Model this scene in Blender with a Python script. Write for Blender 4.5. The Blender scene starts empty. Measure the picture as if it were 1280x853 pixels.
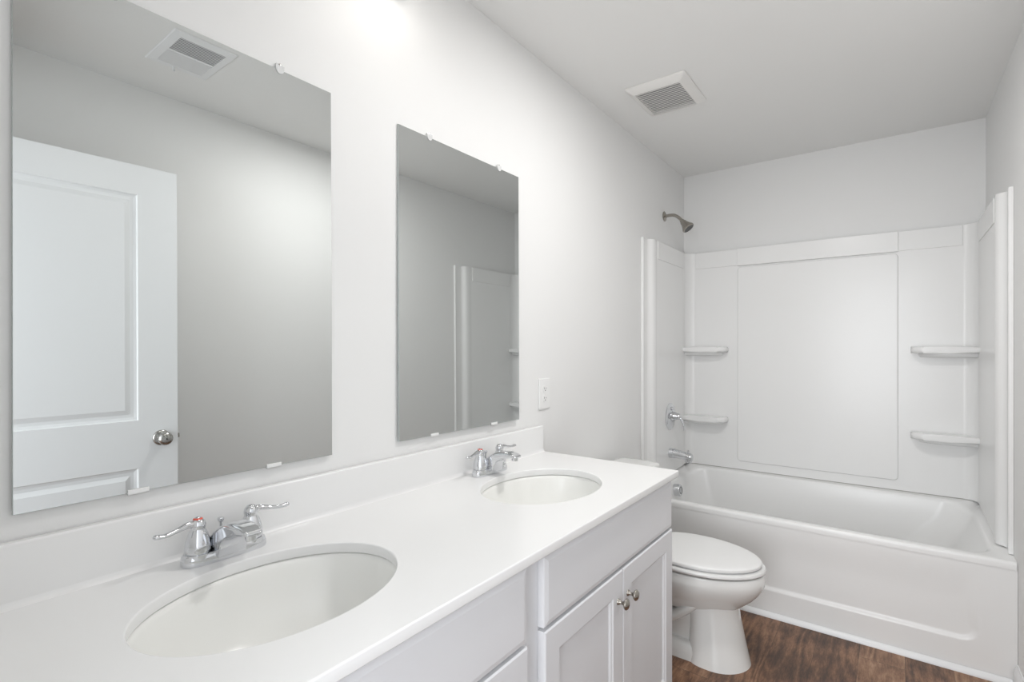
import bpy, bmesh, math, random
from mathutils import Vector, Matrix
C = bpy.context.scene
COL = C.collection
PI = math.pi
random.seed(7)

# ---------------------------------------------------------------- camera
D, H, CEIL = 1.146, 1.274, 2.44        # camera distance from the mirror wall, its height, ceiling height
W, YB = 1.524, 3.513                   # room width, back wall
YN = 0.05                              # inner face of the entry wall
cam_d = bpy.data.cameras.new('camera'); cam = bpy.data.objects.new('camera', cam_d); COL.objects.link(cam)
cam.location = (D, 0, H)
cam.rotation_euler = (PI/2, 0, math.radians(36.64))
cam_d.sensor_width = 36; cam_d.lens = 18.0
cam_d.shift_y = 8.5/1280
cam_d.clip_start = 0.01
C.camera = cam

# ---------------------------------------------------------------- light
C.view_settings.view_transform = 'Standard'; C.view_settings.look = 'None'
C.view_settings.gamma = 1; C.view_settings.use_curve_mapping = False
C.view_settings.exposure = 0.12
world = bpy.data.worlds.new('world'); C.world = world; world.use_nodes = True
world.node_tree.nodes['Background'].inputs[0].default_value = (0.93, 0.965, 1.0, 1)
world.node_tree.nodes['Background'].inputs[1].default_value = 1.5
def area(name, loc, rot, sx, sy, power, col):
    l = bpy.data.lights.new(name, 'AREA'); l.shape = 'RECTANGLE'; l.size = sx; l.size_y = sy
    l.energy = power; l.color = col
    o = bpy.data.objects.new(name, l); o.location = loc; o.rotation_euler = rot; COL.objects.link(o); return o
HALL = area('hall_fill', (0.86, -1.55, 1.35), (PI/2+math.radians(6), 0, math.radians(-4)), 1.5, 1.8, 50.0, (0.95, 0.975, 1.0))   # fill light added beyond the doorway to light the surround evenly, simulating hall daylight
BAR_W = 1.6
BULB_W = 0.05
DISC_W = 11.2                           # disc lamp added on the ceiling to balance the lighting
# each of the three lamps of the bar over the mirrors

# ---------------------------------------------------------------- helpers
def tag(o, label=None, cat=None, group=None, kind=None):
    if label: o['label'] = label
    if cat: o['category'] = cat
    if group: o['group'] = group
    if kind: o['kind'] = kind
    return o
def thing(name, label, cat, loc=(0,0,0), rotz=0, group=None):
    o = bpy.data.objects.new(name, None); COL.objects.link(o)
    o.empty_display_size = 0.05
    o.location = loc; o.rotation_euler = (0, 0, rotz)
    return tag(o, label, cat, group)
def obj(name, bm, m, parent=None, smooth=None, label=None):
    bmesh.ops.recalc_face_normals(bm, faces=bm.faces)
    me = bpy.data.meshes.new(name); bm.to_mesh(me); bm.free()
    if smooth is not None:
        for p in me.polygons: p.use_smooth = True
        try: me.set_sharp_from_angle(angle=math.radians(smooth))
        except Exception: pass
    me.materials.append(m)
    o = bpy.data.objects.new(name, me); COL.objects.link(o)
    if smooth is not None:
        wn = o.modifiers.new('weighted_normal', 'WEIGHTED_NORMAL'); wn.keep_sharp = True; wn.mode = 'FACE_AREA'
    if parent: o.parent = parent
    if label: o['label'] = label
    return o
def struct(name, bm, m, parent=None, smooth=None):
    o = obj(name, bm, m, parent, smooth)
    if not parent: o['kind'] = 'structure'
    return o
def add_box(bm, x0, x1, y0, y1, z0, z1, bev=0, seg=2):
    r = bmesh.ops.create_cube(bm, size=1.0)
    vs = r['verts']
    for v in vs:
        v.co = Vector((x0 + (v.co.x+.5)*(x1-x0), y0 + (v.co.y+.5)*(y1-y0), z0 + (v.co.z+.5)*(z1-z0)))
    if bev:
        es = list({e for v in vs for e in v.link_edges})
        bmesh.ops.bevel(bm, geom=es, offset=bev, segments=seg, profile=0.5, affect='EDGES')
    return bm
def box(x0, x1, y0, y1, z0, z1, bev=0, seg=2):
    return add_box(bmesh.new(), x0, x1, y0, y1, z0, z1, bev, seg)
def loft(bm, rings, cap0=True, cap1=True, closed=True):
    R = [[bm.verts.new(p) for p in r] for r in rings]
    n = len(R[0])
    for a, b in zip(R[:-1], R[1:]):
        for i in range(n if closed else n-1):
            j = (i+1) % n
            try: bm.faces.new((a[i], a[j], b[j], b[i]))
            except ValueError: pass
    if cap0 and closed: bm.faces.new(R[0][::-1])
    if cap1 and closed: bm.faces.new(R[-1])
    return bm
def lathe(bm, prof, origin=(0,0,0), axis=(0,0,1), n=32):
    """prof: list of (radius, height) along axis"""
    q = Vector((0,0,1)).rotation_difference(Vector(axis).normalized()).to_matrix()
    o = Vector(origin); rings = []
    for r, h in prof:
        r = max(r, 1e-5)
        rings.append([o + q @ Vector((r*math.cos(2*PI*i/n), r*math.sin(2*PI*i/n), h)) for i in range(n)])
    return loft(bm, rings)
def smooth_path(pts, k=6):
    P = [Vector(p) for p in pts]; out = []
    for i in range(len(P)-1):
        p0 = P[max(i-1,0)]; p1 = P[i]; p2 = P[i+1]; p3 = P[min(i+2,len(P)-1)]
        for s in range(k):
            t = s/k
            out.append(0.5*((2*p1)+(-p0+p2)*t+(2*p0-5*p1+4*p2-p3)*t*t+(-p0+3*p1-3*p2+p3)*t**3))
    out.append(P[-1]); return out
def sweep(bm, pts, radii, n=16, k=6, up=(0,0,1)):
    """tube along a smoothed path; radii = one (rw, rh) per control point; rw sideways, rh upwards"""
    path = smooth_path(pts, k)
    rr = smooth_path([(a, b, 0) for a, b in radii], k)
    up = Vector(up); rings = []
    for i, p in enumerate(path):
        t = (path[min(i+1, len(path)-1)] - path[max(i-1, 0)]).normalized()
        s = t.cross(up)
        s = s.normalized() if s.length > 1e-4 else Vector((1,0,0))
        u = s.cross(t).normalized()
        rings.append([p + s*rr[i].x*math.cos(2*PI*j/n) + u*rr[i].y*math.sin(2*PI*j/n) for j in range(n)])
    return loft(bm, rings)
def prism(bm, poly, z0, z1, bev=0, seg=3):
    """poly: (x, y) outline extruded in z, horizontal rims rounded"""
    n0 = set(bm.edges)
    a = [bm.verts.new((x, y, z0)) for x, y in poly]; b = [bm.verts.new((x, y, z1)) for x, y in poly]
    n = len(poly)
    for i in range(n): bm.faces.new((a[i], a[(i+1)%n], b[(i+1)%n], b[i]))
    f0 = bm.faces.new(a[::-1]); f1 = bm.faces.new(b)
    if bev:
        bmesh.ops.bevel(bm, geom=list(set(f0.edges) | set(f1.edges)), offset=bev, segments=seg, profile=0.5, affect='EDGES')
    return bm
def rrect(x0, x1, y0, y1, r, n=8):
    """rounded rectangle outline, 4*(n+1) points"""
    if not hasattr(r, '__len__'): r = (r,)*4
    pts = []
    for (cx, cy, a0, rr) in ((x1-r[0], y1-r[0], 0, r[0]), (x0+r[1], y1-r[1], PI/2, r[1]), (x0+r[2], y0+r[2], PI, r[2]), (x1-r[3], y0+r[3], 1.5*PI, r[3])):
        for i in range(n+1):
            a = a0 + (PI/2)*i/n
            pts.append((cx + rr*math.cos(a), cy + rr*math.sin(a)))
    return pts
def panelled(w, h, t, panels, loops, edge=0.003):
    """slab standing in the local XZ plane, front towards -Y at y=0, back at y=t.
    panels: (x0,z0,x1,z1); loops: (inset, depth) pairs worked inwards from each panel's outline."""
    bm = bmesh.new()
    xs = sorted({edge, w-edge} | {p[0] for p in panels} | {p[2] for p in panels})
    zs = sorted({edge, h-edge} | {p[1] for p in panels} | {p[3] for p in panels})
    V = {}
    def vv(x, y, z):
        k = (round(x,5), round(y,5), round(z,5))
        if k not in V: V[k] = bm.verts.new((x, y, z))
        return V[k]
    def quad(*c):
        try: bm.faces.new([vv(*p) for p in c])
        except ValueError: pass
    for i in range(len(xs)-1):
        for j in range(len(zs)-1):
            mx, mz = (xs[i]+xs[i+1])/2, (zs[j]+zs[j+1])/2
            if any(p[0] < mx < p[2] and p[1] < mz < p[3] for p in panels): continue
            quad((xs[i],0,zs[j]), (xs[i+1],0,zs[j]), (xs[i+1],0,zs[j+1]), (xs[i],0,zs[j+1]))
    for p in panels:
        # outline split at the grid lines so that no T-junctions open up
        prev = (0.0, 0.0)
        for ins, dep in list(loops) + [None]*0:
            a = (p[0]+prev[0], p[1]+prev[0], p[2]-prev[0], p[3]-prev[0]); b = (p[0]+ins, p[1]+ins, p[2]-ins, p[3]-ins)
            ya, yb = prev[1], dep
            quad((a[0],ya,a[1]), (a[2],ya,a[1]), (b[2],yb,b[1]), (b[0],yb,b[1]))
            quad((a[2],ya,a[1]), (a[2],ya,a[3]), (b[2],yb,b[3]), (b[2],yb,b[1]))
            quad((a[2],ya,a[3]), (a[0],ya,a[3]), (b[0],yb,b[3]), (b[2],yb,b[3]))
            quad((a[0],ya,a[3]), (a[0],ya,a[1]), (b[0],yb,b[1]), (b[0],yb,b[3]))
            prev = (ins, dep)
        i_, d_ = prev
        quad((p[0]+i_,d_,p[1]+i_), (p[2]-i_,d_,p[1]+i_), (p[2]-i_,d_,p[3]-i_), (p[0]+i_,d_,p[3]-i_))
    e = edge
    for (a, b) in (((e,e),(w-e,e)), ((w-e,e),(w-e,h-e)), ((w-e,h-e),(e,h-e)), ((e,h-e),(e,e))):
        oa = (0 if a[0] == e else w, 0 if a[1] == e else h); ob = (0 if b[0] == e else w, 0 if b[1] == e else h)
        quad((a[0],0,a[1]), (b[0],0,b[1]), (ob[0],e,ob[1]), (oa[0],e,oa[1]))
        quad((oa[0],e,oa[1]), (ob[0],e,ob[1]), (ob[0],t,ob[1]), (oa[0],t,oa[1]))
    quad((0,t,0), (w,t,0), (w,t,h), (0,t,h))
    return bm

# ---------------------------------------------------------------- materials
def mat(name, col, rough=0.5, metal=0.0, coat=0.0, spec=0.5, bump=0.0, bscale=200, var=0.0, vscale=3, ior=None, sss=0):
    m = bpy.data.materials.new(name); m.use_nodes = True
    nt = m.node_tree; b = nt.nodes['Principled BSDF']
    b.inputs['Base Color'].default_value = (*col, 1)
    b.inputs['Roughness'].default_value = rough
    b.inputs['Metallic'].default_value = metal
    b.inputs['Coat Weight'].default_value = coat
    b.inputs['Coat Roughness'].default_value = 0.06
    b.inputs['Specular IOR Level'].default_value = spec
    if bump or var:
        tc = nt.nodes.new('ShaderNodeTexCoord')
    if bump:
        n = nt.nodes.new('ShaderNodeTexNoise'); n.inputs['Scale'].default_value = bscale; n.inputs['Detail'].default_value = 3
        nt.links.new(tc.outputs['Object'], n.inputs['Vector'])
        bp = nt.nodes.new('ShaderNodeBump'); bp.inputs['Strength'].default_value = bump; bp.inputs['Distance'].default_value = 0.001
        nt.links.new(n.outputs['Fac'], bp.inputs['Height']); nt.links.new(bp.outputs['Normal'], b.inputs['Normal'])
    if var:
        n = nt.nodes.new('ShaderNodeTexNoise'); n.inputs['Scale'].default_value = vscale; n.inputs['Detail'].default_value = 4
        nt.links.new(tc.outputs['Object'], n.inputs['Vector'])
        mx = nt.nodes.new('ShaderNodeMix'); mx.data_type = 'RGBA'
        mx.inputs[6].default_value = (*[c*(1-var) for c in col], 1); mx.inputs[7].default_value = (*[min(1, c*(1+var)) for c in col], 1)
        nt.links.new(n.outputs['Fac'], mx.inputs[0]); nt.links.new(mx.outputs[2], b.inputs['Base Color'])
    return m
M = {
 'wall':   mat('wall_paint', (0.85, 0.85, 0.845), 0.55, bump=0.12, bscale=260, var=0.006),
 'ceil':   mat('ceiling_paint', (0.88, 0.88, 0.87), 0.8, bump=0.15, bscale=180, var=0.006),
 'trim':   mat('trim_paint', (0.86, 0.87, 0.88), 0.3, var=0.004),
 'door':   mat('door_paint', (0.90, 0.915, 0.93), 0.35, bump=0.05, bscale=90),
 'cab':    mat('cabinet_paint', (0.765, 0.77, 0.792), 0.38, var=0.006),
 'cabin':  mat('cabinet_inside', (0.45, 0.44, 0.43), 0.7, var=0.02),
 'marble': mat('cultured_marble', (0.88, 0.88, 0.878), 0.22, coat=0.0, var=0.004, vscale=6),
 'china':  mat('vitreous_china', (0.88, 0.885, 0.87), 0.08, coat=0.5, var=0.003),
 'sinkch': mat('sink_china', (0.90, 0.90, 0.875), 0.22, coat=0.0, var=0.003),
 'acryl':  mat('bath_acrylic', (0.88, 0.88, 0.875), 0.27, coat=0.0, var=0.003),
 'chrome': mat('polished_chrome', (0.70, 0.71, 0.73), 0.06, metal=1, var=0.01),
 'satin':  mat('satin_nickel', (0.40, 0.375, 0.34), 0.26, metal=1, var=0.03, vscale=40),
 'brush':  mat('brushed_steel', (0.50, 0.49, 0.47), 0.22, metal=1, var=0.03, vscale=40),
 'silver': mat('mirror_silvering', (0.68, 0.70, 0.695), 0.0, metal=1, var=0.001),
 'glassedge': mat('mirror_glass_edge', (0.50, 0.54, 0.53), 0.15, var=0.03),
 'plastic':mat('white_plastic', (0.87, 0.87, 0.865), 0.3, var=0.004),
 'grille': mat('grille_plastic', (0.84, 0.83, 0.81), 0.4, var=0.004),
 'dark':   mat('dark_cavity', (0.05, 0.05, 0.05), 0.8, var=0.05),
 'slot':   mat('duct_metal', (0.30, 0.30, 0.31), 0.5, var=0.05),
 'rubber': mat('grey_rubber', (0.12, 0.12, 0.12), 0.6, var=0.03),
 'red':    mat('red_enamel', (0.75, 0.12, 0.08), 0.3, var=0.02),
 'blue':   mat('blue_enamel', (0.10, 0.22, 0.65), 0.3, var=0.02),
 'seam':   mat('silicone_seam', (0.42, 0.41, 0.39), 0.5, var=0.03),
}
def clear_mat():
    m = mat('clear_plastic', (0.97, 0.975, 0.975), 0.10)
    m.node_tree.nodes['Principled BSDF'].inputs['Transmission Weight'].default_value = 0.25
    return m
M['clear'] = clear_mat()
def lamp_mat():
    m = bpy.data.materials.new('lit_frosted_glass'); m.use_nodes = True
    b = m.node_tree.nodes['Principled BSDF']
    b.inputs['Base Color'].default_value = (0.9, 0.88, 0.84, 1); b.inputs['Roughness'].default_value = 0.4
    b.inputs['Emission Color'].default_value = (1, 0.95, 0.88, 1); b.inputs['Emission Strength'].default_value = 0.5
    return m
M['lamp'] = lamp_mat()
def wood_mat():
    m = bpy.data.materials.new('wood_plank_vinyl'); m.use_nodes = True
    nt = m.node_tree; N = nt.nodes; L = nt.links; b = N['Principled BSDF']
    tc = N.new('ShaderNodeTexCoord')
    sep = N.new('ShaderNodeSeparateXYZ'); L.new(tc.outputs['Object'], sep.inputs[0])
    def math_(op, a, bb=None, c=None):
        n = N.new('ShaderNodeMath'); n.operation = op
        for i, v in enumerate((a, bb, c)):
            if v is None: continue
            if isinstance(v, (int, float)): n.inputs[i].default_value = v
            else: L.new(v, n.inputs[i])
        return n.outputs[0]
    PW, PL = 0.152, 0.92
    px = math_('DIVIDE', math_('ADD', sep.outputs['X'], 0.031), PW)
    row = math_('FLOOR', px); fx = math_('FRACT', px)
    wn = N.new('ShaderNodeTexWhiteNoise'); wn.noise_dimensions = '1D'; L.new(row, wn.inputs['W'])
    py = math_('ADD', math_('DIVIDE', sep.outputs['Y'], PL), math_('MULTIPLY', wn.outputs['Value'], 7.3))
    colr = math_('FLOOR', py); fy = math_('FRACT', py)
    pid = math_('ADD', math_('MULTIPLY', row, 13.7), math_('MULTIPLY', colr, 3.1))
    wn2 = N.new('ShaderNodeTexWhiteNoise'); wn2.noise_dimensions = '1D'; L.new(pid, wn2.inputs['W'])
    # grain coordinates: stretched along the plank, shifted per plank
    cv = N.new('ShaderNodeCombineXYZ')
    L.new(math_('ADD', sep.outputs['X'], math_('MULTIPLY', wn2.outputs['Value'], 9.0)), cv.inputs[0])
    L.new(math_('MULTIPLY', sep.outputs['Y'], 0.16), cv.inputs[1])
    L.new(math_('MULTIPLY', wn2.outputs['Value'], 31.0), cv.inputs[2])
    big = N.new('ShaderNodeTexNoise'); big.inputs['Scale'].default_value = 9; big.inputs['Detail'].default_value = 1.5; big.inputs['Distortion'].default_value = 0.25
    L.new(cv.outputs[0], big.inputs['Vector'])
    rings = math_('FRACT', math_('MULTIPLY', big.outputs['Fac'], 8.0))
    rings = math_('ABSOLUTE', math_('SUBTRACT', rings, 0.5))
    fine = N.new('ShaderNodeTexNoise'); fine.inputs['Scale'].default_value = 110; fine.inputs['Detail'].default_value = 8; fine.inputs['Roughness'].default_value = 0.8
    L.new(cv.outputs[0], fine.inputs['Vector'])
    mid = N.new('ShaderNodeTexNoise'); mid.inputs['Scale'].default_value = 5; mid.inputs['Detail'].default_value = 5
    L.new(tc.outputs['Object'], mid.inputs['Vector'])
    f = math_('ADD', math_('MULTIPLY', rings, 0.46), math_('MULTIPLY', math_('SUBTRACT', math_('MULTIPLY', fine.outputs['Fac'], 1.9), 0.45), 0.62))
    f = math_('ADD', f, math_('MULTIPLY', math_('SUBTRACT', wn2.outputs['Value'], 0.5), 0.30))
    f = math_('ADD', f, math_('MULTIPLY', math_('SUBTRACT', mid.outputs['Fac'], 0.5), 0.75))
    cr = N.new('ShaderNodeValToRGB'); L.new(f, cr.inputs[0])
    e = cr.color_ramp.elements
    e[0].position = 0.12; e[0].color = (0.060, 0.032, 0.020, 1)
    e[1].position = 0.80; e[1].color = (0.46, 0.29, 0.185, 1)
    for p, c in ((0.30, (0.125, 0.062, 0.036, 1)), (0.46, (0.225, 0.116, 0.065, 1)), (0.62, (0.31, 0.172, 0.100, 1))):
        k = e.new(p); k.color = c
    # seams
    sx = math_('LESS_THAN', fx, 0.010); sy = math_('LESS_THAN', fy, 0.0022)
    seam = math_('MAXIMUM', sx, sy)
    mx = N.new('ShaderNodeMix'); mx.data_type = 'RGBA'; L.new(math_('MULTIPLY', seam, 0.75), mx.inputs[0])
    L.new(cr.outputs[0], mx.inputs[6]); mx.inputs[7].default_value = (0.03, 0.018, 0.012, 1)
    L.new(mx.outputs[2], b.inputs['Base Color'])
    b.inputs['Roughness'].default_value = 0.42
    bp = N.new('ShaderNodeBump'); bp.inputs['Strength'].default_value = 0.25; bp.inputs['Distance'].default_value = 0.001
    L.new(math_('SUBTRACT', fine.outputs['Fac'], seam), bp.inputs['Height']); L.new(bp.outputs['Normal'], b.inputs['Normal'])
    return m
M['wood'] = wood_mat()

# ---------------------------------------------------------------- room shell
T = 0.11
struct('floor', box(-T, W+T, -1.6, YB+T, -0.06, 0), M['wood'])
struct('ceiling', box(-T, W+T, YN-T, YB+T, CEIL, CEIL+0.06), M['ceil'])
struct('wall_left', box(-T, 0, YN-T, YB+T, 0, CEIL), M['wall'])
struct('wall_right', box(W, W+T, YN-T, YB+T, 0, CEIL), M['wall'])
struct('wall_back', box(0, W, YB, YB+T, 0, CEIL), M['wall'])
OX0, OX1, OZ = 0.63, 1.412, 2.06        # doorway in the entry wall, which the camera stands in
bm = bmesh.new()
add_box(bm, 0, OX0, YN-T, YN, 0, CEIL); add_box(bm, OX1, W, YN-T, YN, 0, CEIL); add_box(bm, OX0, OX1, YN-T, YN, OZ, CEIL)
struct('wall_entry', bm, M['wall'])
bm = bmesh.new()
add_box(bm, OX1, OX1+0.057, YN, YN+0.012, 0, OZ+0.057, 0.003); add_box(bm, OX0, OX1, YN, YN+0.012, OZ, OZ+0.057, 0.003)
struct('trim_1', bm, M['trim'])                                    # door casing
BB = 0.083
def base_prof_x(bm, xw, sgn, y0, y1):
    prof = [(0,0), (0.014,0), (0.014,0.055), (0.010,0.068), (0.005,0.078), (0.004,BB), (0,BB)]
    loft(bm, [[(xw+sgn*a, y0, z) for a, z in prof], [(xw+sgn*a, y1, z) for a, z in prof]])
bm = bmesh.new(); base_prof_x(bm, W, -1, YN+0.012, 2.672); struct('baseboard_right', bm, M['trim'])
bm = bmesh.new(); base_prof_x(bm, 0, 1, 1.735, 2.672); struct('baseboard_left', bm, M['trim'])
# white bead of trim where the tub meets the floor
YT = 2.678                                # front of the tub
bm = bmesh.new()
prof = [(YT-0.001, 0), (YT-0.018, 0), (YT-0.018, 0.006), (YT-0.014, 0.014), (YT-0.007, 0.020), (YT-0.001, 0.022)]
loft(bm, [[(0.015, y, z) for y, z in prof], [(W-0.015, y, z) for y, z in prof]])
struct('trim_2', bm, M['trim'], smooth=40)

# ---------------------------------------------------------------- open door against the right wall (seen in the big mirror)
dw, dh = 0.785, 2.03
dr = thing('panel_door', 'white two-panel interior door standing open, seen in the large mirror', 'door', (1.405, 0.125, 0.008), 0)
# local: slab in XZ plane, front (-Y) must face the mirror wall (-X): local x -> world +y, local -y -> world -x
dr.rotation_euler = (0, 0, PI/2 + math.radians(2.2))
# with this turn local +x = world +y and local +y = world -x, so the seen face is the slab's +Y side: flip
def flip(bm, w, t):
    for v in bm.verts: v.co.y = t - v.co.y
    return bm
st = 0.142
pan = [(st, 0.24, dw-st, 0.79), (st, 0.985, dw-st, dh-0.122)]
LOOPS = [(0.004, 0.006), (0.014, 0.009), (0.026, 0.009), (0.044, 0.002)]
slab = panelled(dw, dh, 0.035, pan, LOOPS, 0.002)
obj('door_slab', flip(slab, dw, 0.035), M['door'], dr)
kz = 0.905
bm = bmesh.new()
lathe(bm, [(0.0, 0), (0.032, 0), (0.032, 0.004), (0.028, 0.009), (0.014, 0.012), (0.0115, 0.020), (0.0115, 0.030), (0.019, 0.036), (0.0265, 0.045), (0.0275, 0.053), (0.024, 0.061), (0.014, 0.066), (0.0, 0.067)], (dw-0.062, 0.035, kz), (0,1,0), 40)
kn = obj('door_knob', bm, M['brush'], dr, 50, 'brushed metal door knob')
bm = bmesh.new(); lathe(bm, [(0,0),(0.0028,0),(0.0028,0.002),(0,0.0025)], (dw-0.062, 0.1015, kz), (0,1,0), 16)
obj('privacy_pin', bm, M['dark'], kn, 40)
obj('latch_bolt', box(dw, dw+0.010, 0.010, 0.024, kz-0.009, kz+0.009, 0.002), M['satin'], dr, None, 'small metal latch at the door edge')
for hz in (0.20, 1.01, 1.80):
    bm = bmesh.new(); lathe(bm, [(0,0),(0.006,0),(0.006,0.09),(0,0.09)], (-0.006, 0.032, hz-0.045), (0,0,1), 16)
    obj('hinge', bm, M['brush'], dr, 40)

# ---------------------------------------------------------------- vanity
CT, CH = 0.859, 0.022                    # counter top height, slab thickness
CXF, CY1 = 0.565, 1.728
FX = 0.550                              # face of doors and drawer fronts
SX, SY = 0.292, (0.474, 1.305)
SA, SB = 0.219, 0.164                   # sink opening half axes (along the wall, out from it)
def curve_mesh(name, loops, z0, z1, bev, m, parent=None, smooth=35):
    """flat slab with holes: loops[0] outer, others holes"""
    cu = bpy.data.curves.new(name+'_outline', 'CURVE'); cu.dimensions = '2D'; cu.fill_mode = 'BOTH'
    for lp in loops:
        s = cu.splines.new('POLY'); s.points.add(len(lp)-1)
        for p, q in zip(s.points, lp): p.co = (q[0], q[1], 0, 1)
        s.use_cyclic_u = True
    cu.extrude = (z1-z0)/2 - bev; cu.bevel_depth = bev; cu.bevel_resolution = 3; cu.offset = -bev
    t = bpy.data.objects.new(name, cu); COL.objects.link(t)
    dg = bpy.context.evaluated_depsgraph_get(); dg.update()
    me = bpy.data.meshes.new_from_object(t.evaluated_get(dg))
    COL.objects.unlink(t); bpy.data.objects.remove(t); bpy.data.curves.remove(cu)
    me.name = name
    me.transform(Matrix.Translation((0, 0, (z0+z1)/2)))
    bm = bmesh.new(); bm.from_mesh(me); bmesh.ops.remove_doubles(bm, verts=bm.verts, dist=1e-5)
    bpy.data.meshes.remove(me)
    return obj(name, bm, m, parent, smooth)
def ell(cx, cy, a, b, n=96):
    return [(cx + b*math.cos(2*PI*i/n), cy + a*math.sin(2*PI*i/n)) for i in range(n)]
def sink_cabinet(y0, y1, label):
    """base cabinet: open-topped carcass with a face frame, one fixed drawer front and two doors"""
    t = thing('sink_cabinet', label, 'cabinet', (0, (y0+y1)/2, 0), 0, 'vanity base cabinets')
    oy = (y0+y1)/2; a, b = y0-oy, y1-oy
    top = CT-CH-0.001; bx = FX-0.020
    bm = bmesh.new()
    add_box(bm, 0.004, bx-0.019, a, a+0.016, 0.10, top); add_box(bm, 0.004, bx-0.019, b-0.016, b, 0.10, top)
    add_box(bm, 0.004, bx-0.019, a+0.016, b-0.016, 0.10, 0.116); add_box(bm, 0.004, 0.010, a+0.016, b-0.016, 0.116, top)
    add_box(bm, bx-0.095, bx-0.079, a, b, 0.0, 0.10)                       # toe kick
    add_box(bm, 0.004, bx-0.095, a, a+0.016, 0.0, 0.10); add_box(bm, 0.004, bx-0.095, b-0.016, b, 0.0, 0.10)
    obj('carcass', bm, M['cab'], t)
    bm = bmesh.new()
    add_box(bm, bx-0.019, bx, a, a+0.052, 0.10, top, 0.001, 1); add_box(bm, bx-0.019, bx, b-0.038, b, 0.10, top, 0.001, 1)
    add_box(bm, bx-0.019, bx, a+0.052, b-0.038, top-0.035, top); add_box(bm, bx-0.019, bx, a+0.052, b-0.038, 0.10, 0.138)
    add_box(bm, bx-0.019, bx, a+0.052, b-0.038, 0.635, 0.675)
    obj('face_frame', bm, M['cab'], t)
    fy0, fy1 = a+0.012, b-0.008
    if y0 < 0.5: fy0, fy1 = a+0.012, b-0.020
    else: fy0, fy1 = a+0.043, b-0.006
    def face(name, ya, yb, za, zb, panels, loops, edge, parent=t):
        bm = panelled(yb-ya, zb-za, 0.0195, panels, loops, edge)
        # local x -> +y, local -y (front) -> +x
        for v in bm.verts:
            x, y, z = v.co; v.co = Vector((FX - y, ya + x, za + z))
        return obj(name, bm, M['cab'], parent)
    # drawer front: flat slab with a wide chamfered lip
    w, h = fy1-fy0, 0.158
    bm = bmesh.new()
    R = []
    for ins, dx in ((0, -0.0195), (0, -0.0045), (0.0015, -0.0030), (0.011, -0.0006), (0.013, 0.0)):
        R.append([(FX+dx, fy0+ins, 0.672+ins), (FX+dx, fy1-ins, 0.672+ins), (FX+dx, fy1-ins, 0.826-ins), (FX+dx, fy0+ins, 0.826-ins)])
    loft(bm, R); obj('drawer_front', bm, M['cab'], t)
    mid = (fy0+fy1)/2; g = 0.0015
    for (ya, yb, s) in ((fy0, mid-g, 1), (mid+g, fy1, -1)):
        w, h = yb-ya, 0.664-0.118
        r = 0.058
        d = face('cabinet_door', ya, yb, 0.118, 0.664, [(r, r, w-r, h-r)], [(0.003, 0.003), (0.008, 0.0045), (0.012, 0.009)], 0.003)
        ky = (yb-0.030) if s > 0 else (ya+0.030)
        bm = bmesh.new()
        lathe(bm, [(0,0),(0.0085,0),(0.0085,0.002),(0.0050,0.006),(0.0042,0.012),(0.0058,0.016),(0.0125,0.0205),(0.0150,0.0235),(0.0150,0.026),(0.0115,0.0295),(0.0055,0.0315),(0,0.032)], (FX, ky, 0.587), (1,0,0), 32)
        obj('knob', bm, M['satin'], d, 50, 'brushed nickel round knob')
    return t
sink_cabinet(0.062, 0.8765, 'white vanity cabinet under the nearer sink, cut by the photo bottom')
sink_cabinet(0.8775, 1.713, 'white vanity cabinet under the farther sink with two nickel knobs')

ct = thing('countertop', 'long white countertop with backsplash carrying two oval sinks', 'countertop', (0, 0.9, CT-CH))
n0 = rrect(0.002, CXF, 0.060, CY1, 0.004, 3)
o = curve_mesh('slab', [n0] + [ell(SX, y, SA, SB) for y in SY], CT-CH, CT, 0.003, M['marble'], smooth=None)
o.parent = ct; o.matrix_parent_inverse = Matrix.Translation(-ct.location)
bm = box(0.002, 0.021, 0.060, CY1-0.002, CT-0.002, CT+0.103, 0.004, 3)
# small cove where the backsplash meets the slab
cove = [(0.020, CT-0.001), (0.029, CT-0.0005), (0.0265, CT+0.0008), (0.0240, CT+0.0022), (0.0222, CT+0.0045), (0.0210, CT+0.010)]
loft(bm, [[(x, 0.060, z) for x, z in cove], [(x, CY1-0.002, z) for x, z in cove]])
o = obj('backsplash', bm, M['marble'], ct, 50); o.matrix_parent_inverse = Matrix.Translation(-ct.location)

def sink(y, label):
    t = thing('sink', label, 'sink', (SX, y, CT-CH), 0, 'undermount oval sinks')
    bm = bmesh.new(); rings = []
    z = 0.0
    # rim flange under the slab, then the inner bowl, then the outer skin back up
    prof = [(1.12, -0.012), (1.12, -0.0005), (1.035, -0.0005), (1.005, -0.003), (0.985, -0.012), (0.955, -0.034), (0.90, -0.066), (0.80, -0.100), (0.64, -0.128), (0.42, -0.144), (0.20, -0.151), (0.11, -0.153)]
    outer = [(0.11, -0.163), (0.22, -0.161), (0.46, -0.153), (0.69, -0.137), (0.86, -0.107), (0.96, -0.070), (1.01, -0.036), (1.03, -0.013)]
    for k, zz in prof + outer:
        rings.append([(SB*k*math.cos(2*PI*i/96), SA*k*math.sin(2*PI*i/96), zz) for i in range(96)])
    loft(bm, rings + [rings[0]], False, False)
    bmesh.ops.remove_doubles(bm, verts=bm.verts, dist=1e-6)
    obj('basin', bm, M['sinkch'], t, 50)
    bm = bmesh.new(); lathe(bm, [(0.012,-0.170),(0.020,-0.170),(0.020,-0.152),(0.026,-0.1515),(0.026,-0.1490),(0.019,-0.1480),(0.016,-0.151),(0.0,-0.1505)], (0,0,0), n=32)
    obj('drain', bm, M['chrome'], t, 40, 'chrome drain')
sink(SY[0], 'white oval undermount sink nearest the camera')
sink(SY[1], 'white oval undermount sink at the far end of the countertop')

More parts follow.
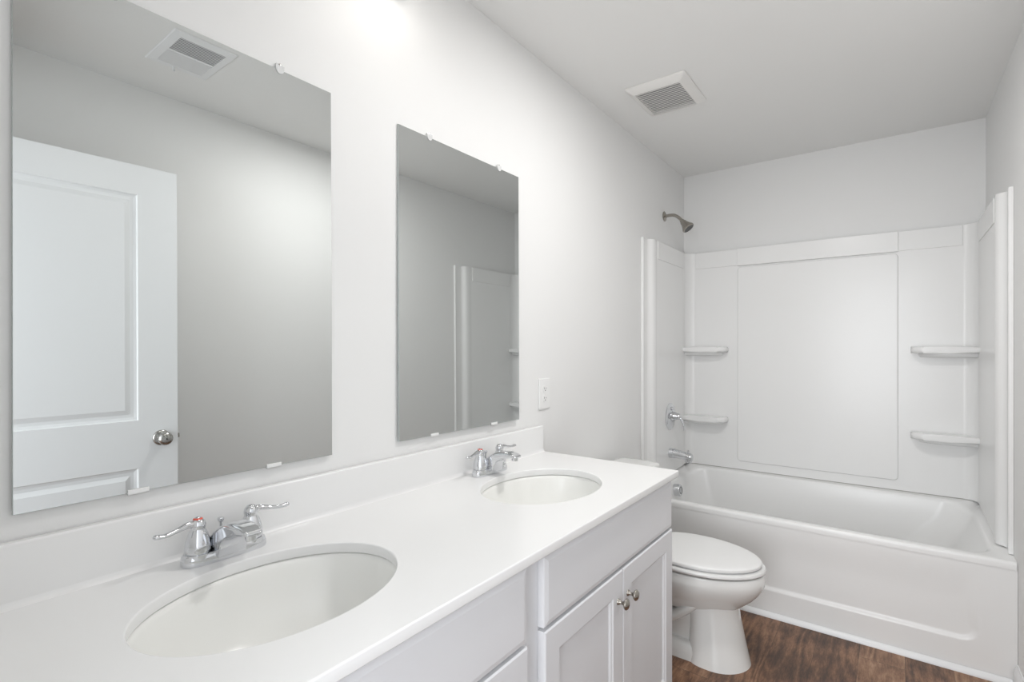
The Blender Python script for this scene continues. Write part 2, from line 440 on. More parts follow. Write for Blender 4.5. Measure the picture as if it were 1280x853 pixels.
def faucet(y, label):
    """4 in centreset faucet; local +x into the room, local y along the wall"""
    t = thing('faucet', label, 'faucet', (0.072, y, CT), 0, 'two-handle centreset faucets')
    # base plate: long oval with raised bosses
    bm = bmesh.new(); rings = []
    n = 64
    def plate(sx, sy, z):
        out = []
        for i in range(n):
            a = 2*PI*i/n; c, s = math.cos(a), math.sin(a)
            # stadium with slightly waisted middle
            yy = sy*math.copysign(abs(s)**0.62, s); xx = sx*math.copysign(abs(c)**0.75, c)
            xx *= 0.90 + 0.10*(abs(yy)/sy)**2
            out.append((xx, yy, z))
        return out
    for sx, sy, z in ((0.027,0.079,0),(0.0275,0.080,0.003),(0.0270,0.0795,0.012),(0.0255,0.078,0.0180),(0.0235,0.0755,0.0205),(0.020,0.072,0.0212)): rings.append(plate(sx, sy, z))
    loft(bm, rings); obj('base_plate', bm, M['chrome'], t, 60)
    # spout: broad sweeping body that rises from the plate and narrows forward
    bm = bmesh.new()
    R_ = []
    for x, w, zb, zt in ((-0.024,0.026,0.012,0.019), (-0.016,0.030,0.010,0.031), (-0.004,0.031,0.009,0.046), (0.010,0.030,0.009,0.059), (0.022,0.0285,0.009,0.067), (0.030,0.027,0.010,0.071), (0.034,0.026,0.030,0.0735), (0.040,0.025,0.042,0.0755), (0.055,0.0225,0.052,0.0785), (0.074,0.0205,0.058,0.0795), (0.094,0.019,0.0615,0.078), (0.108,0.018,0.063,0.074), (0.115,0.0155,0.0635,0.0705), (0.118,0.011,0.0645,0.068)):
        pr = rrect(-w, w, zb, zt, [min(0.011, (zt-zb)*0.48)]*2 + [min(0.004, (zt-zb)*0.35)]*2, 5)
        R_.append([(x, p, q) for p, q in pr])
    loft(bm, R_)
    lathe(bm, [(0,0),(0.0095,0),(0.0105,0.003),(0.0105,0.012),(0,0.012)], (0.102, 0, 0.053), (0.12,0,1), 24)
    sp = obj('spout', bm, M['chrome'], t, 50)
    # lift rod
    bm = bmesh.new(); lathe(bm, [(0,0),(0.0025,0),(0.0025,0.048),(0.0035,0.050),(0.0055,0.053),(0.0065,0.057),(0.0055,0.059),(0,0.0595)], (-0.020, 0, 0.012), n=20)
    obj('lift_rod', bm, M['chrome'], t, 50)
    def tall(bm):
        for v in bm.verts: v.co.z = 0.012 + (v.co.z-0.012)*1.14
    for s in (-1, 1):
        hy = 0.0508*s
        bm = bmesh.new()
        lathe(bm, [(0,0.012),(0.0235,0.012),(0.0238,0.0205),(0.0205,0.0212),(0.0205,0.0235),(0.0225,0.0245),(0.0220,0.033),(0.0200,0.043),(0.0168,0.052),(0.0135,0.058),(0.0125,0.061),(0.0135,0.063),(0.0138,0.068),(0.0120,0.073),(0.0080,0.0765),(0,0.078)], (0, hy, 0), n=36)
        tall(bm); h = obj('handle', bm, M['chrome'], t, 50)
        bm = bmesh.new()
        sweep(bm, [(0, hy+s*0.004, 0.068), (0.002, hy+s*0.018, 0.070), (0.005, hy+s*0.038, 0.0665), (0.008, hy+s*0.058, 0.064), (0.010, hy+s*0.074, 0.0655), (0.0105, hy+s*0.078, 0.066)],
              [(0.009, 0.0065), (0.007, 0.0055), (0.0060, 0.0040), (0.0068, 0.0036), (0.0062, 0.0040), (0.002, 0.0015)], 16, 5)
        tall(bm); obj('lever', bm, M['chrome'], h, 60)
        bm = bmesh.new(); lathe(bm, [(0,0.0755),(0.0070,0.0750),(0.0088,0.0752),(0.0082,0.0772),(0.006,0.0785),(0,0.079)], (0, hy, 0), n=24)
        tall(bm); obj('index_button', bm, M['red'] if s < 0 else M['chrome'], h, 50, 'red hot-water mark' if s < 0 else None)
        if s < 0:
            bm = bmesh.new(); lathe(bm, [(0,0.0785),(0.0062,0.0782),(0.004,0.0800),(0,0.0803)], (0, hy, 0), n=24)
            tall(bm); obj('index_cap', bm, M['chrome'], h, 50)
    return t
faucet(0.481, 'chrome two-handle faucet behind the nearer sink')
faucet(1.322, 'chrome two-handle faucet behind the farther sink')

# ---------------------------------------------------------------- mirrors
MZ0, MZ1 = 1.004, 1.919
def mirror(y0, y1, top, bot, label, tilt=0, yaw=0):
    t = thing('wall_mirror', label, 'mirror', (0, (y0+y1)/2, MZ0), 0, 'frameless vanity mirrors')
    t.rotation_euler = (0, -tilt, -yaw); t.location.x = (MZ1-MZ0)*math.sin(tilt) + (y1-y0)/2*math.sin(yaw)     # foot of the glass stands a few mm off the wall
    oy, oz = (y0+y1)/2, MZ0
    a, b, h = y0-oy, y1-oy, MZ1-MZ0
    obj('glass_back', box(0.0005, 0.0055, a, b, 0, h, 0.0006, 1), M['glassedge'], t)
    bm = bmesh.new()
    add_box(bm, 0.0055, 0.0062, a+0.0008, b-0.0008, 0.0008, h-0.0008)
    obj('silvered_face', bm, M['silver'], t)
    for y in top:
        bm = bmesh.new()
        # clear J-clip: wall tab with a screw, rounded nose over the glass
        add_box(bm, 0.0003, 0.0048, y-oy-0.008, y-oy+0.008, h+0.0005, h+0.014, 0.0012)
        nose = [(0.0064, y-oy+0.010*math.cos(PI*(1+i/10)), h+0.002+0.012*math.sin(PI*(1+i/10))) for i in range(11)] + [(0.0064, y-oy+0.010, h+0.009), (0.0064, y-oy-0.010, h+0.009)]
        loft(bm, [nose, [(0.0082, p[1], p[2]) for p in nose]])
        add_box(bm, 0.004, 0.0085, y-oy-0.007, y-oy+0.007, h+0.0015, h+0.009, 0.001)
        c = obj('clip', bm, M['clear'], t, 40, 'clear plastic top clip')
        bm = bmesh.new(); lathe(bm, [(0,0),(0.0028,0),(0.0024,0.0018),(0,0.0022)], (0.0048, y-oy, h+0.0115), (1,0,0), 16)
        obj('screw', bm, M['brush'], c, 40)
    for y in bot:
        bm = bmesh.new()
        add_box(bm, 0.0003, 0.0085, y-oy-0.017, y-oy+0.017, -0.0035, -0.0004, 0.0005, 1)
        add_box(bm, 0.0066, 0.0085, y-oy-0.017, y-oy+0.017, -0.0035, 0.0065, 0.0005, 1)
        obj('clip', bm, M['plastic'], t, None, 'white bottom clip')
mirror(0.181, 0.766, (0.315, 0.631), (0.352, 0.614), 'large frameless mirror over the nearer sink, reflecting a white door', math.radians(0.33))
mirror(0.985, 1.566, (1.108, 1.449), (1.125, 1.415), 'frameless mirror over the farther sink, reflecting the tub surround edge', math.radians(0.25), math.radians(0.6))

# ---------------------------------------------------------------- duplex outlet
t = thing('wall_outlet', 'white duplex wall outlet above the far end of the backsplash', 'outlet', (0, 1.757, 1.087))
obj('cover_plate', box(0, 0.007, -0.040, 0.040, -0.062, 0.062, 0.003, 3), M['plastic'], t, 40)
for s in (-1, 1):
    poly = [(0.0168*math.cos(a), max(-0.0125, min(0.0125, 0.0168*math.sin(a)))) for a in [2*PI*i/40 for i in range(40)]]
    bm = bmesh.new(); loft(bm, [[(0.006, p, q + s*0.0195) for p, q in poly], [(0.0088, p, q + s*0.0195) for p, q in poly]])
    r = obj('receptacle', bm, M['plastic'], t, 30)
    bm = bmesh.new()
    add_box(bm, 0.0086, 0.0092, -0.0072, -0.0054, s*0.0195-0.001, s*0.0195+0.0065); add_box(bm, 0.0086, 0.0092, 0.0054, 0.0072, s*0.0195-0.001, s*0.0195+0.0055)
    lathe(bm, [(0,0),(0.0024,0),(0.0024,0.0006),(0,0.0006)], (0.0086, 0, s*0.0195-0.0065), (1,0,0), 12)
    obj('slots', bm, M['dark'], r)
bm = bmesh.new(); lathe(bm, [(0,0),(0.003,0),(0.0025,0.0012),(0,0.0014)], (0.007, 0, 0), (1,0,0), 16); obj('screw', bm, M['plastic'], t, 40)

# ---------------------------------------------------------------- lamp bar over the mirrors (above the picture's edge)
t = thing('vanity_light', 'three-lamp chrome vanity light on the wall above the mirrors', 'light fixture', (0, 0.80, 2.325))
obj('backplate', box(0, 0.022, -0.20, 0.20, -0.035, 0.035, 0.006, 3), M['chrome'], t, 40)
for k in (-0.15, 0, 0.15):
    bm = bmesh.new(); sweep(bm, [(0.02, k, 0), (0.055, k, -0.004), (0.075, k, 0.006), (0.080, k, 0.018)], [(0.006,0.006)]*4, 12, 5)
    a = obj('arm', bm, M['chrome'], t, 50)
    bm = bmesh.new(); lathe(bm, [(0,0.014),(0.018,0.014),(0.026,0.022),(0.036,0.040),(0.044,0.066),(0.047,0.085),(0.044,0.085),(0.040,0.064),(0.030,0.036),(0.0,0.024)], (0.080, k, 0), n=32)
    obj('glass_shade', bm, M['lamp'], a, 50)
    l = bpy.data.lights.new('bulb_light', 'POINT'); l.energy = BULB_W; l.color = (1.0, 0.955, 0.90); l.shadow_soft_size = 0.035
    lo = bpy.data.objects.new('bulb_light', l); lo.location = (0.15, 0.80+k, 2.29); COL.objects.link(lo)

bl = area('vanity_bar_light', (0.145, 0.80, 2.345), (0, 0, 0), 0.42, 0.09, BAR_W, (1.0, 0.965, 0.92))     # what the three shades throw into the room
bl.rotation_euler = Vector((0.60, 0.30, -0.75)).to_track_quat('-Z', 'Y').to_euler()

# ---------------------------------------------------------------- added ceiling disc that evens out the light (above the picture's edge)
DX, DY, DR = 0.85, 1.62, 0.10
t = thing('ceiling_fill_disc', 'added round white fill disc on the ceiling over the walkway, out of view', 'light fixture', (DX, DY, CEIL))
bm = bmesh.new(); lathe(bm, [(0,-0.0005),(DR+0.012,-0.0005),(DR+0.015,-0.006),(DR+0.010,-0.016),(DR,-0.020),(DR-0.002,-0.012),(0,-0.012)], n=48); obj('trim_ring', bm, M['plastic'], t, 40)
bm = bmesh.new(); lathe(bm, [(0,-0.0125),(DR-0.003,-0.0125),(DR-0.004,-0.017),(0,-0.0185)], n=48); obj('diffuser', bm, M['lamp'], t, 50)
l = bpy.data.lights.new('fill_disc_light', 'AREA'); l.shape = 'DISK'; l.size = 2*DR-0.01; l.energy = DISC_W; l.color = (1.0, 0.985, 0.965)
lo = bpy.data.objects.new('fill_disc_light', l); lo.location = (DX, DY, CEIL-0.022); COL.objects.link(lo)

# ---------------------------------------------------------------- ceiling exhaust fan grille
t = thing('exhaust_fan_grille', 'square white louvred fan cover on the ceiling above the toilet', 'ceiling vent', (0.31, 2.312, CEIL))
bm = bmesh.new()
hx, hy = 0.136, 0.160
ix, iy = 0.100, 0.122
R = [rrect(-hx, hx, -hy, hy, 0.010, 4), rrect(-hx, hx, -hy, hy, 0.010, 4), rrect(-hx+0.008, hx-0.008, -hy+0.008, hy-0.008, 0.008, 4), rrect(-ix-0.006, ix+0.006, -iy-0.006, iy+0.006, 0.004, 4), rrect(-ix, ix, -iy, iy, 0.002, 4), rrect(-ix, ix, -iy, iy, 0.002, 4)]
Z = [-0.0005, -0.005, -0.013, -0.026, -0.026, -0.008]
loft(bm, [[(x, y, z) for x, y in r] for r, z in zip(R, Z)], False, False)
obj('frame', bm, M['grille'], t, 30)
obj('cavity', box(-ix, ix, -iy, iy, -0.009, -0.004), M['slot'], t)
nsl = 15
for i in range(nsl):
    yy = -iy + 0.008 + (2*iy-0.016)*i/(nsl-1)
    bm = bmesh.new()
    loft(bm, [[(x, yy-0.0044, -0.0252), (x, yy-0.0044, -0.0262), (x, yy+0.0044, -0.0250), (x, yy+0.0044, -0.0240)] for x in (-ix, ix)])
    obj('louvre', bm, M['grille'], t)

# ---------------------------------------------------------------- supply register in the ceiling (seen in the large mirror)
t = thing('supply_register', 'white rectangular air register on the ceiling, seen reflected in the large mirror', 'ceiling vent', (1.085, 0.868, CEIL))
hx, hy = 0.150, 0.112
ix, iy = 0.112, 0.080
bm = bmesh.new()
R = [rrect(-hx, hx, -hy, hy, 0.004, 3), rrect(-hx+0.004, hx-0.004, -hy+0.004, hy-0.004, 0.004, 3), rrect(-ix-0.003, ix+0.003, -iy-0.003, iy+0.003, 0.002, 3), rrect(-ix, ix, -iy, iy, 0.001, 3), rrect(-ix, ix, -iy, iy, 0.001, 3)]
loft(bm, [[(x, y, z) for x, y in r] for r, z in zip(R, (-0.0005, -0.004, -0.007, -0.007, -0.001))], False, False)
add_box(bm, -0.004, 0.004, -iy, iy, -0.009, -0.003)
obj('frame', bm, M['trim'], t, 30)
obj('duct_opening', box(-ix, ix, -iy, iy, -0.0022, -0.0010), M['slot'], t)
for i in range(20):
    xx = -ix + 0.005 + (2*ix-0.010)*i/19
    if abs(xx) < 0.004: continue
    s = 1 if xx > 0 else -1
    bm = bmesh.new()
    if s < 0: loft(bm, [[(xx+0.0030, y, -0.0062), (xx+0.0030, y, -0.0070), (xx-0.0028, y, -0.0078), (xx-0.0028, y, -0.0070)] for y in (-iy, iy)])
    else: loft(bm, [[(xx-s*0.0036, y, -0.0042), (xx-s*0.0030, y, -0.0036), (xx+s*0.0030, y, -0.0072), (xx+s*0.0024, y, -0.0078)] for y in (-iy, iy)])
    obj('louvre', bm, M['trim'], t)
obj('damper_lever', box(0.124, 0.132, -0.020, -0.012, -0.026, -0.006, 0.002), M['trim'], t)

# ---------------------------------------------------------------- bathtub
t = thing('bathtub', 'white alcove bathtub with a panelled apron across the far end', 'bathtub', (W/2, (YT+YB)/2, 0))
def world_part(o, par): o.matrix_parent_inverse = Matrix.Translation(-par.location); return o
ZR, ZBK = 0.464, 0.500
def endramp(y): return max(0, min(1, (y-2.74)/0.62))
def zrim(x, y):
    s = max(0, min(1, (y-3.36)/0.06)); s = s*s*(3-2*s)
    e = max(0, min(1, (x-1.455)/0.05)); e = e*e*(3-2*e)*endramp(y)
    e2 = max(0, min(1, (0.075-x)/0.05)); e2 = e2*e2*(3-2*e2)*endramp(y)
    return ZR + (ZBK-ZR)*max(s, e, e2)
X0, X1, Y1 = 0.0008, W-0.0008, YB-0.002
NR = 14
def ring(x0, x1, y0, y1, r, z=None, dz=0):
    pts = rrect(x0, x1, y0, y1, r, NR)
    # subdivide the straight runs so the rim can rise smoothly to the back
    out = []
    for i, p in enumerate(pts):
        q = pts[(i+1) % len(pts)]
        out.append(p)
        if (i+1) % (NR+1) == 0:
            for k in range(1, 16): out.append((p[0]+(q[0]-p[0])*k/16, p[1]+(q[1]-p[1])*k/16))
    return [(x, y, (zrim(x, y)+dz) if z is None else z) for x, y in out]
rings = [
 ring(X0, X1, YT, Y1, 0.006, None, -0.030),
 ring(X0, X1, YT, Y1, 0.006, None, -0.012),
 ring(X0, X1, YT+0.003, Y1, 0.006, None, -0.004),
 ring(X0, X1, YT+0.010, Y1, 0.006, None, 0.0),
 ring(0.062, X1-0.052, YT+0.034, Y1-0.085, 0.10, None, 0.001),
 ring(0.070, X1-0.060, YT+0.041, Y1-0.093, 0.11, None, -0.003),
 ring(0.078, X1-0.068, YT+0.048, Y1-0.100, 0.12, None, -0.014),
 ring(0.088, X1-0.085, YT+0.058, Y1-0.107, 0.13, 0.41),
 ring(0.100, X1-0.135, YT+0.074, Y1-0.118, 0.15, 0.33),
 ring(0.115, X1-0.200, YT+0.090, Y1-0.130, 0.16, 0.24),
 ring(0.130, X1-0.270, YT+0.112, Y1-0.145, 0.17, 0.165),
 ring(0.155, X1-0.330, YT+0.140, Y1-0.172, 0.16, 0.125),
 ring(0.200, X1-0.390, YT+0.190, Y1-0.220, 0.13, 0.108),
 ring(0.300, X1-0.500, YT+0.270, Y1-0.300, 0.08, 0.105)]
bm = bmesh.new(); loft(bm, rings, False, True)
world_part(obj('basin', bm, M['acryl'], t, 50), t)
# apron: recessed field with soft upper edge and a crisp lower ledge
def sst(a, b, v):
    v = max(0, min(1, (v-a)/(b-a))); return v*v*(3-2*v)
bm = bmesh.new(); nx, nz = 190, 110
G = []
za, zb = 0.0, ZR-0.028
for j in range(nz+1):
    z = za + (zb-za)*j/nz; row = []
    for i in range(nx+1):
        x = X0 + (X1-X0)*i/nx
        # rounded-rectangle field mask
        cx, cz = W/2, 0.288; hxx, hzz, r = 0.655, 0.168, 0.06
        qx, qz = abs(x-cx)-hxx+r, abs(z-cz)-hzz+r
        dd = math.hypot(max(qx,0), max(qz,0)) + min(max(qx,qz),0) - r
        wdt = 0.020 + 0.034*sst(0.13, 0.30, z)
        m_ = 1 - sst(-wdt, 0.0, dd)
        lip = -0.006*sst(0.14, 0.03, z) if z < 0.14 else 0
        y = YT + 0.002 + 0.009*m_*(1 - sst(0.27, 0.425, z))
        row.append(bm.verts.new((x, y, z)))
    G.append(row)
for j in range(nz):
    for i in range(nx): bm.faces.new((G[j][i], G[j][i+1], G[j+1][i+1], G[j+1][i]))
BKV = [bm.verts.new((x, YT+0.030, z)) for x, z in ((X0, za), (X1, za), (X1, zb), (X0, zb))]
bm.faces.new(BKV)
bm.faces.new([BKV[0], BKV[1]] + G[0][::-1]); bm.faces.new([BKV[3], BKV[2]] + G[nz][::-1])
bm.faces.new([BKV[0], BKV[3]] + [G[j][0] for j in range(nz, -1, -1)]); bm.faces.new([BKV[1], BKV[2]] + [G[j][nx] for j in range(nz, -1, -1)])
world_part(obj('apron', bm, M['acryl'], t, 60), t)
OVO = Vector((0.082, 3.08, 0.412)); OVA = Vector((1, 0, 0.10)).normalized()
bm = bmesh.new(); lathe(bm, [(0,0),(0.034,0),(0.036,0.003),(0.036,0.036),(0.033,0.040),(0.020,0.041),(0.0,0.041)], OVO, OVA, 36)
ov = world_part(obj('overflow_plate', bm, M['chrome'], t, 40, 'round chrome overflow cover'), t)
bm = bmesh.new(); q = Vector((0,0,1)).rotation_difference(OVA).to_matrix()
rr = [[OVO + q @ Vector((r*math.cos(2*PI*i/36), r*math.sin(2*PI*i/36), h)) for i in range(36)] for r, h in ((0.018,0.0405),(0.018,0.0422),(0.0215,0.0422),(0.0215,0.0405))]
loft(bm, rr+[rr[0]], False, False)
obj('overflow_ring', bm, M['rubber'], ov, 40)
bm = bmesh.new(); lathe(bm, [(0,0.104),(0.034,0.104),(0.034,0.108),(0.028,0.110),(0,0.110)], (0.36, 3.08, 0), n=30); world_part(obj('drain', bm, M['chrome'], t, 40), t)

# ---------------------------------------------------------------- tub surround
ST, SBZ = 1.902, ZBK+0.004
YS = YB-0.045                            # face of the back panel
XS = 0.036                               # side panels stand this far off the wall
t = thing('tub_surround', 'glossy white three-piece wall surround standing on the bathtub rim', 'shower surround', (W/2, YB-0.02, SBZ))
def arc(cx, cy, r, a0, a1, n=8): return [(cx+r*math.cos(math.radians(a0+(a1-a0)*i/n)), cy+r*math.sin(math.radians(a0+(a1-a0)*i/n))) for i in range(n+1)]
YF = 2.762
def side_poly(mir):
    p = [(0.001, YF), (0.010, YF)] + arc(0.010, YF+0.006, 0.006, -90, 20, 6) + [(0.011, YF+0.016), (0.010, YF+0.064)]
    p += [(0.013, YF+0.074), (0.021, YF+0.082), (0.030, YF+0.088), (0.037, YF+0.096), (0.041, YF+0.108), (0.041, YF+0.125), (0.038, YF+0.145), (XS, YF+0.160), (XS, YS-0.075), (0.001, YS-0.075)]
    if mir: p = [(W-x, y) for x, y in p][::-1]
    return p
def back_poly():
    r = 0.055
    L = [(XS, YS-0.074)] + arc(XS+r, YS-r, r, 180, 90, 10)
    R = [(W-x, y) for x, y in L][::-1]
    return L + R + [(W-0.001, YS-0.074), (W-0.001, YB-0.001), (0.001, YB-0.001), (0.001, YS-0.074)]
for mir in (0, 1):
    bm = bmesh.new(); prism(bm, side_poly(mir), SBZ if mir < 2 else 0, ST)
    for v in bm.verts:
        if v.co.z < SBZ+0.001: v.co.z = ZR + (ZBK-ZR)*endramp(v.co.y) + 0.003
    sp_ = world_part(obj('side_panel', bm, M['acryl'], t, 50), t)
    bb = (XS-0.001, XS+0.004) if not mir else (W-XS-0.004, W-XS+0.001)
    obj('top_band', box(bb[0], bb[1], YF+0.165, YS-0.080, 1.797, ST-0.0005, 0.0015, 2), M['acryl'], sp_, 50)
bm = bmesh.new(); prism(bm, back_poly(), SBZ, ST)
bp = world_part(obj('back_panel', bm, M['acryl'], t, 50), t)
def raised(x0, x1, z0, z1, y, d, r, bev):
    """raised field on the back panel, outline in XZ, standing d proud of y"""
    bm = bmesh.new(); out = rrect(x0, x1, z0, z1, r, 6); R = []
    for ins, dy in ((0, 0.002), (0, -(d-bev)*0.6), (bev*0.35, -d+bev*0.3), (bev, -d)):
        rr = rrect(x0+ins, x1-ins, z0+ins, z1-ins, max(r-ins, 0.0008), 6)
        R.append([(x, y+dy, z) for x, z in rr])
    loft(bm, R); return bm
obj('top_band', raised(0.092, W-0.092, 1.797, ST, YS, 0.005, 0.002, 0.003), M['acryl'], bp, 40)
obj('header_block', raised(0.354, 1.170, 1.793, ST+0.001, YS-0.004, 0.011, 0.004, 0.004), M['acryl'], bp, 40)
obj('center_panel', raised(0.354, 1.170, 0.556, 1.786, YS, 0.010, 0.022, 0.008), M['acryl'], bp, 40)
def shelf(mir, z):
    x0, x1, y0, y1 = XS-0.004, 0.302, 3.372, YS+0.004
    pl = [(x0, y1), (x0, y0)] + [(x, y) for x, y in arc(x1-0.05, y0+0.05, 0.05, -90, 0, 8)] + [(x1, y1)]
    pl = [(x0, y1)] + [(x0, y0+0.004)] + [(0.15, y0)] + pl[2:]
    if mir: pl = [(W-x, y) for x, y in pl][::-1]
    bm = bmesh.new(); prism(bm, pl, z-0.034, z, 0.015, 5)
    # cove bracket below
    pl2 = [(x0, y1), (x0, y0+0.045), (0.20, y0+0.045), (0.26, y0+0.075), (0.27, y1)]
    if mir: pl2 = [(W-x, y) for x, y in pl2][::-1]
    prism(bm, pl2, z-0.056, z-0.022, 0.012, 3)
    world_part(obj('shelf', bm, M['acryl'], t, 50), t)
for mir in (0, 1):
    for z in (1.280, 0.832): shelf(mir, z)
bm = bmesh.new(); add_box(bm, XS+0.03, W-XS-0.03, YS-0.0006, YS+0.001, SBZ-0.004, SBZ+0.001)
world_part(obj('seam', bm, M['seam'], t, None, 'thin grey joint above the tub rim'), t)

# ---------------------------------------------------------------- shower and bath fittings on the left wall
yv = 3.135
t = thing('wall_shower', 'brushed metal shower head on a bent arm, high on the left wall', 'shower', (0, yv, 2.095))
bm = bmesh.new(); lathe(bm, [(0,0),(0.030,0),(0.031,0.003),(0.024,0.007),(0.012,0.012),(0.010,0.014),(0,0.014)], (0,0,0), (1,0,0), 32); obj('flange', bm, M['satin'], t, 40)
bm = bmesh.new(); sweep(bm, [(0.004,0,0), (0.035,0,0.002), (0.065,0,-0.003), (0.090,0,-0.020), (0.112,0,-0.044)], [(0.0095,0.0095)]*5, 18, 6); obj('arm', bm, M['satin'], t, 60)
dv = Vector((0.62, 0, -0.78)).normalized()
bm = bmesh.new(); lathe(bm, [(0,0),(0.011,0),(0.013,0.006),(0.014,0.012),(0.018,0.018),(0.019,0.028),(0.026,0.044),(0.0345,0.060),(0.037,0.066),(0.037,0.072),(0.033,0.075),(0.0,0.075)], (0.106,0,-0.038), dv, 36)
hd = obj('spray_head', bm, M['satin'], t, 40)
bm = bmesh.new(); lathe(bm, [(0,0.0745),(0.031,0.0745),(0.030,0.0765),(0,0.0770)], (0.106,0,-0.038), dv, 32); obj('spray_face', bm, M['rubber'], hd, 40, 'dark rubber spray face')

t = thing('shower_valve', 'round chrome shower valve with lever on the left surround panel', 'shower valve', (XS, yv, 0.848))
bm = bmesh.new(); lathe(bm, [(0,0),(0.082,0),(0.083,0.003),(0.078,0.008),(0.060,0.012),(0.038,0.014),(0.036,0.016),(0,0.016)], (0,0,0), (1,0,0), 48); obj('escutcheon', bm, M['chrome'], t, 40)
bm = bmesh.new(); lathe(bm, [(0,0.012),(0.030,0.012),(0.028,0.024),(0.024,0.038),(0.019,0.050),(0.020,0.054),(0.018,0.064),(0.010,0.070),(0,0.071)], (0,0,0.004), (1,0,0), 32)
hb = obj('handle_hub', bm, M['chrome'], t, 50)
bm = bmesh.new(); sweep(bm, [(0.050,0,0.004), (0.066,0.0,-0.006), (0.080,0.0,-0.030), (0.087,0.0,-0.058), (0.088,0,-0.078), (0.088,0,-0.080)], [(0.011,0.009),(0.010,0.008),(0.0075,0.006),(0.0075,0.005),(0.007,0.0045),(0.002,0.002)], 16, 5, up=(1,0,0.01)); obj('lever', bm, M['chrome'], hb, 60)
bm = bmesh.new(); lathe(bm, [(0,0.012),(0.012,0.012),(0.011,0.020),(0,0.022)], (0,0,0.050), (1,0,0), 20); obj('stop_button', bm, M['chrome'], t, 40)

t = thing('tub_spout', 'chrome tub spout below the shower valve, over the bathtub', 'tub spout', (XS, yv, 0.622))
bm = bmesh.new()
secs = [(0,0,0.031,0.031), (0.004,0,0.031,0.031), (0.030,0,0.030,0.030), (0.034,-0.001,0.0275,0.0275), (0.070,-0.004,0.0265,0.0260), (0.105,-0.009,0.0255,0.0240), (0.128,-0.012,0.024,0.024), (0.137,-0.014,0.018,0.019)]
R = []
for x, z, ry, rz in secs: R.append([(x, ry*math.cos(2*PI*i/32), z + rz*math.sin(2*PI*i/32)) for i in range(32)])
loft(bm, R)
lathe(bm, [(0,0),(0.018,0),(0.0195,0.004),(0.0195,0.022),(0,0.022)], (0.113,0,-0.046), (0,0,1), 28)
obj('spout_body', bm, M['chrome'], t, 40)
bm = bmesh.new(); lathe(bm, [(0,0),(0.003,0),(0.003,0.010),(0.0065,0.012),(0.0065,0.017),(0,0.018)], (0.112,0,0.010), (0,0,1), 20); obj('diverter_knob', bm, M['chrome'], t, 40)

# ---------------------------------------------------------------- toilet
TY = 2.210
t = thing('toilet', 'white two-piece toilet with closed lid between vanity and bathtub', 'toilet', (0, TY, 0))
def egg(xb, xf, w, z, n=64, nb=2.6, split=0.42, zt=0.0):
    cx = xb + (xf-xb)*split; out = []
    for i in range(n):
        a = 2*PI*i/n; c, s = math.cos(a), math.sin(a)
        if c >= 0: x = cx + (xf-cx)*abs(c)**0.98; y = w*s*(1 - 0.06*c*c)
        else: x = cx - (cx-xb)*abs(c)**(2/nb); y = w*math.copysign(abs(s)**(2/nb), s)
        out.append((x, y, z + zt*(x-xb)))
    return out
RZ = 0.378
bm = bmesh.new()
# bowl: rim down to the waist
loft(bm, [egg(0.27,0.735,0.183,RZ), egg(0.266,0.742,0.187,RZ-0.006), egg(0.265,0.744,0.188,RZ-0.030), egg(0.265,0.742,0.186,RZ-0.046), egg(0.266,0.736,0.181,RZ-0.062), egg(0.262,0.722,0.171,RZ-0.085), egg(0.255,0.700,0.156,RZ-0.110),
          egg(0.245,0.672,0.138,RZ-0.135), egg(0.235,0.645,0.118,RZ-0.158), egg(0.225,0.620,0.098,RZ-0.178), egg(0.220,0.600,0.085,RZ-0.192)])
# front pedestal column
loft(bm, [egg(0.46,0.690,0.128,0,nb=3.2,split=.45), egg(0.46,0.688,0.127,0.008,nb=3.2,split=.45), egg(0.462,0.676,0.117,0.06,nb=3.2,split=.45), egg(0.465,0.664,0.108,0.12,nb=3.2,split=.45), egg(0.465,0.652,0.101,0.18,nb=3.2,split=.45), egg(0.46,0.645,0.100,0.225,nb=3.2,split=.45), egg(0.46,0.650,0.105,0.255,nb=3.2,split=.45)])
# foot behind the column
loft(bm, [[(x,y,0) for x,y in rrect(0.12,0.56,-0.112,0.112,0.05)], [(x,y,0.03) for x,y in rrect(0.12,0.56,-0.112,0.112,0.05)], [(x,y,0.055) for x,y in rrect(0.13,0.56,-0.104,0.104,0.05)], [(x,y,0.066) for x,y in rrect(0.14,0.55,-0.085,0.085,0.05)]])
# trapway body and its bulges
loft(bm, [[(x,y,z) for x,y in rrect(a,0.52,-w,w,0.04)] for z,a,w in ((0.05,0.15,0.072),(0.12,0.14,0.066),(0.20,0.11,0.070),(0.27,0.06,0.095),(0.33,0.045,0.115),(0.365,0.045,0.125))])
for s in (-1, 1):
    sweep(bm, [(0.50,s*0.070,0.23), (0.42,s*0.078,0.165), (0.34,s*0.074,0.135), (0.27,s*0.074,0.18), (0.21,s*0.070,0.24), (0.15,s*0.066,0.20), (0.14,s*0.062,0.09)], [(0.022,0.045)]*7, 20, 6, up=(0,1,0.01))
obj('bowl', bm, M['china'], t, 60)
bm = bmesh.new()
add_box(bm, 0.05, 0.30, -0.125, 0.125, RZ-0.03, RZ+0.004, 0.012, 3)
obj('tank_shelf', bm, M['china'], t, 40)
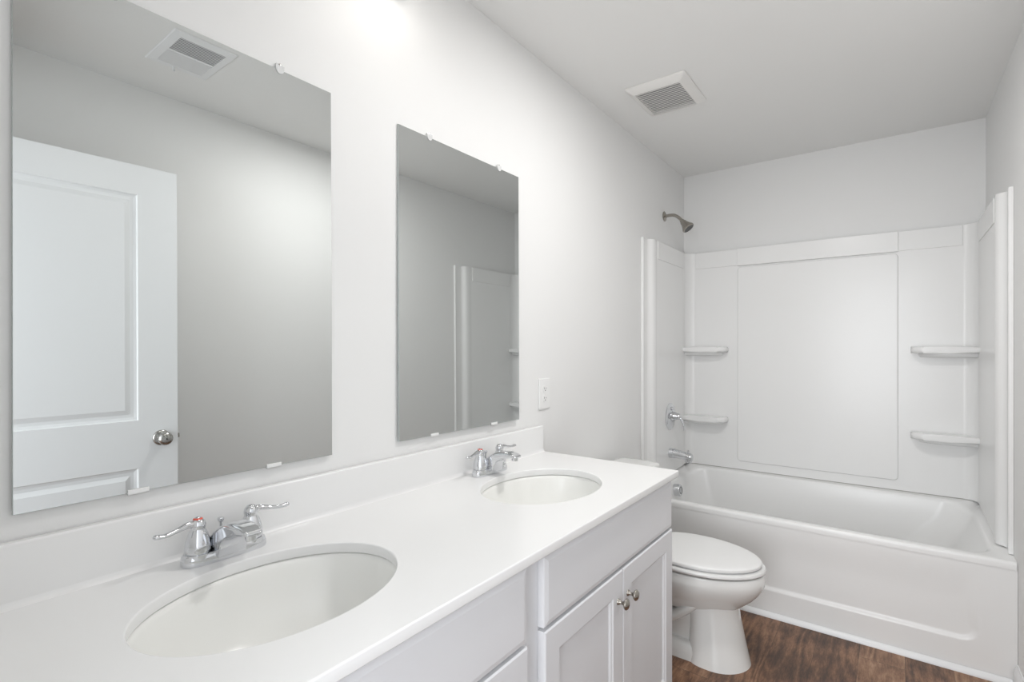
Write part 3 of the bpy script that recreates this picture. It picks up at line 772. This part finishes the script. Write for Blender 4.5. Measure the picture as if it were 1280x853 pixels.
# seat: flat ring
bm = bmesh.new()
so = [(0.275,0.735,0.186,RZ+0.004),(0.270,0.744,0.192,RZ+0.008),(0.270,0.745,0.193,RZ+0.016),(0.274,0.741,0.189,RZ+0.021),(0.34,0.690,0.135,RZ+0.021),(0.36,0.665,0.115,RZ+0.015),(0.36,0.665,0.115,RZ+0.004)]
rings = [egg(a,b,c,d) for a,b,c,d in so]; loft(bm, rings+[rings[0]], False, False); bmesh.ops.remove_doubles(bm, verts=bm.verts, dist=1e-6)
obj('seat', bm, M['plastic'], t, 50)
bm = bmesh.new()
loft(bm, [egg(0.300,0.715,0.166,RZ+0.0205), egg(0.300,0.715,0.166,RZ+0.0255), egg(0.285,0.727,0.177,RZ+0.0266), egg(0.276,0.730,0.180,RZ+0.029), egg(0.275,0.731,0.181,RZ+0.037), egg(0.279,0.727,0.177,RZ+0.0415), egg(0.29,0.712,0.165,RZ+0.0438), egg(0.33,0.66,0.125,RZ+0.0458), egg(0.42,0.55,0.045,RZ+0.0465)])
obj('lid', bm, M['plastic'], t, 50)
for s in (-1, 1): obj('hinge_cap', box(0.248, 0.285, s*0.075-0.020, s*0.075+0.020, RZ+0.004, RZ+0.034, 0.006, 3), M['plastic'], t, 40)
bm = bmesh.new()
loft(bm, [[(x,y,z) for x,y in rrect(a,b,-w,w,0.03,6)] for z,a,b,w in ((RZ+0.005,0.045,0.195,0.160),(RZ+0.02,0.040,0.205,0.172),(RZ+0.10,0.033,0.218,0.190),(0.682,0.030,0.232,0.214))])
obj('tank', bm, M['china'], t, 40)
bm = bmesh.new()
loft(bm, [[(x,y,z) for x,y in rrect(0.026+i,0.242-i,-0.226+i,0.226-i,0.032,8)] for z,i in ((0.683,0.006),(0.687,0.001),(0.694,0),(0.706,0),(0.713,0.003),(0.717,0.009),(0.719,0.03))])
obj('tank_lid', bm, M['china'], t, 40)
bm = bmesh.new(); lathe(bm, [(0,0),(0.013,0),(0.013,0.008),(0,0.010)], (0.228,-0.150,0.632), (1,0,0), 20)
sweep(bm, [(0.240,-0.150,0.632),(0.246,-0.120,0.630),(0.246,-0.085,0.624)], [(0.005,0.006),(0.005,0.007),(0.004,0.008)], 12, 4); obj('flush_lever', bm, M['chrome'], t, 40)
for s in (-1, 1):
    bm = bmesh.new(); lathe(bm, [(0,0.030),(0.013,0.030),(0.012,0.044),(0.006,0.049),(0,0.050)], (0.30, s*0.094, 0.012), n=20); obj('bolt_cap', bm, M['plastic'], t, 40)
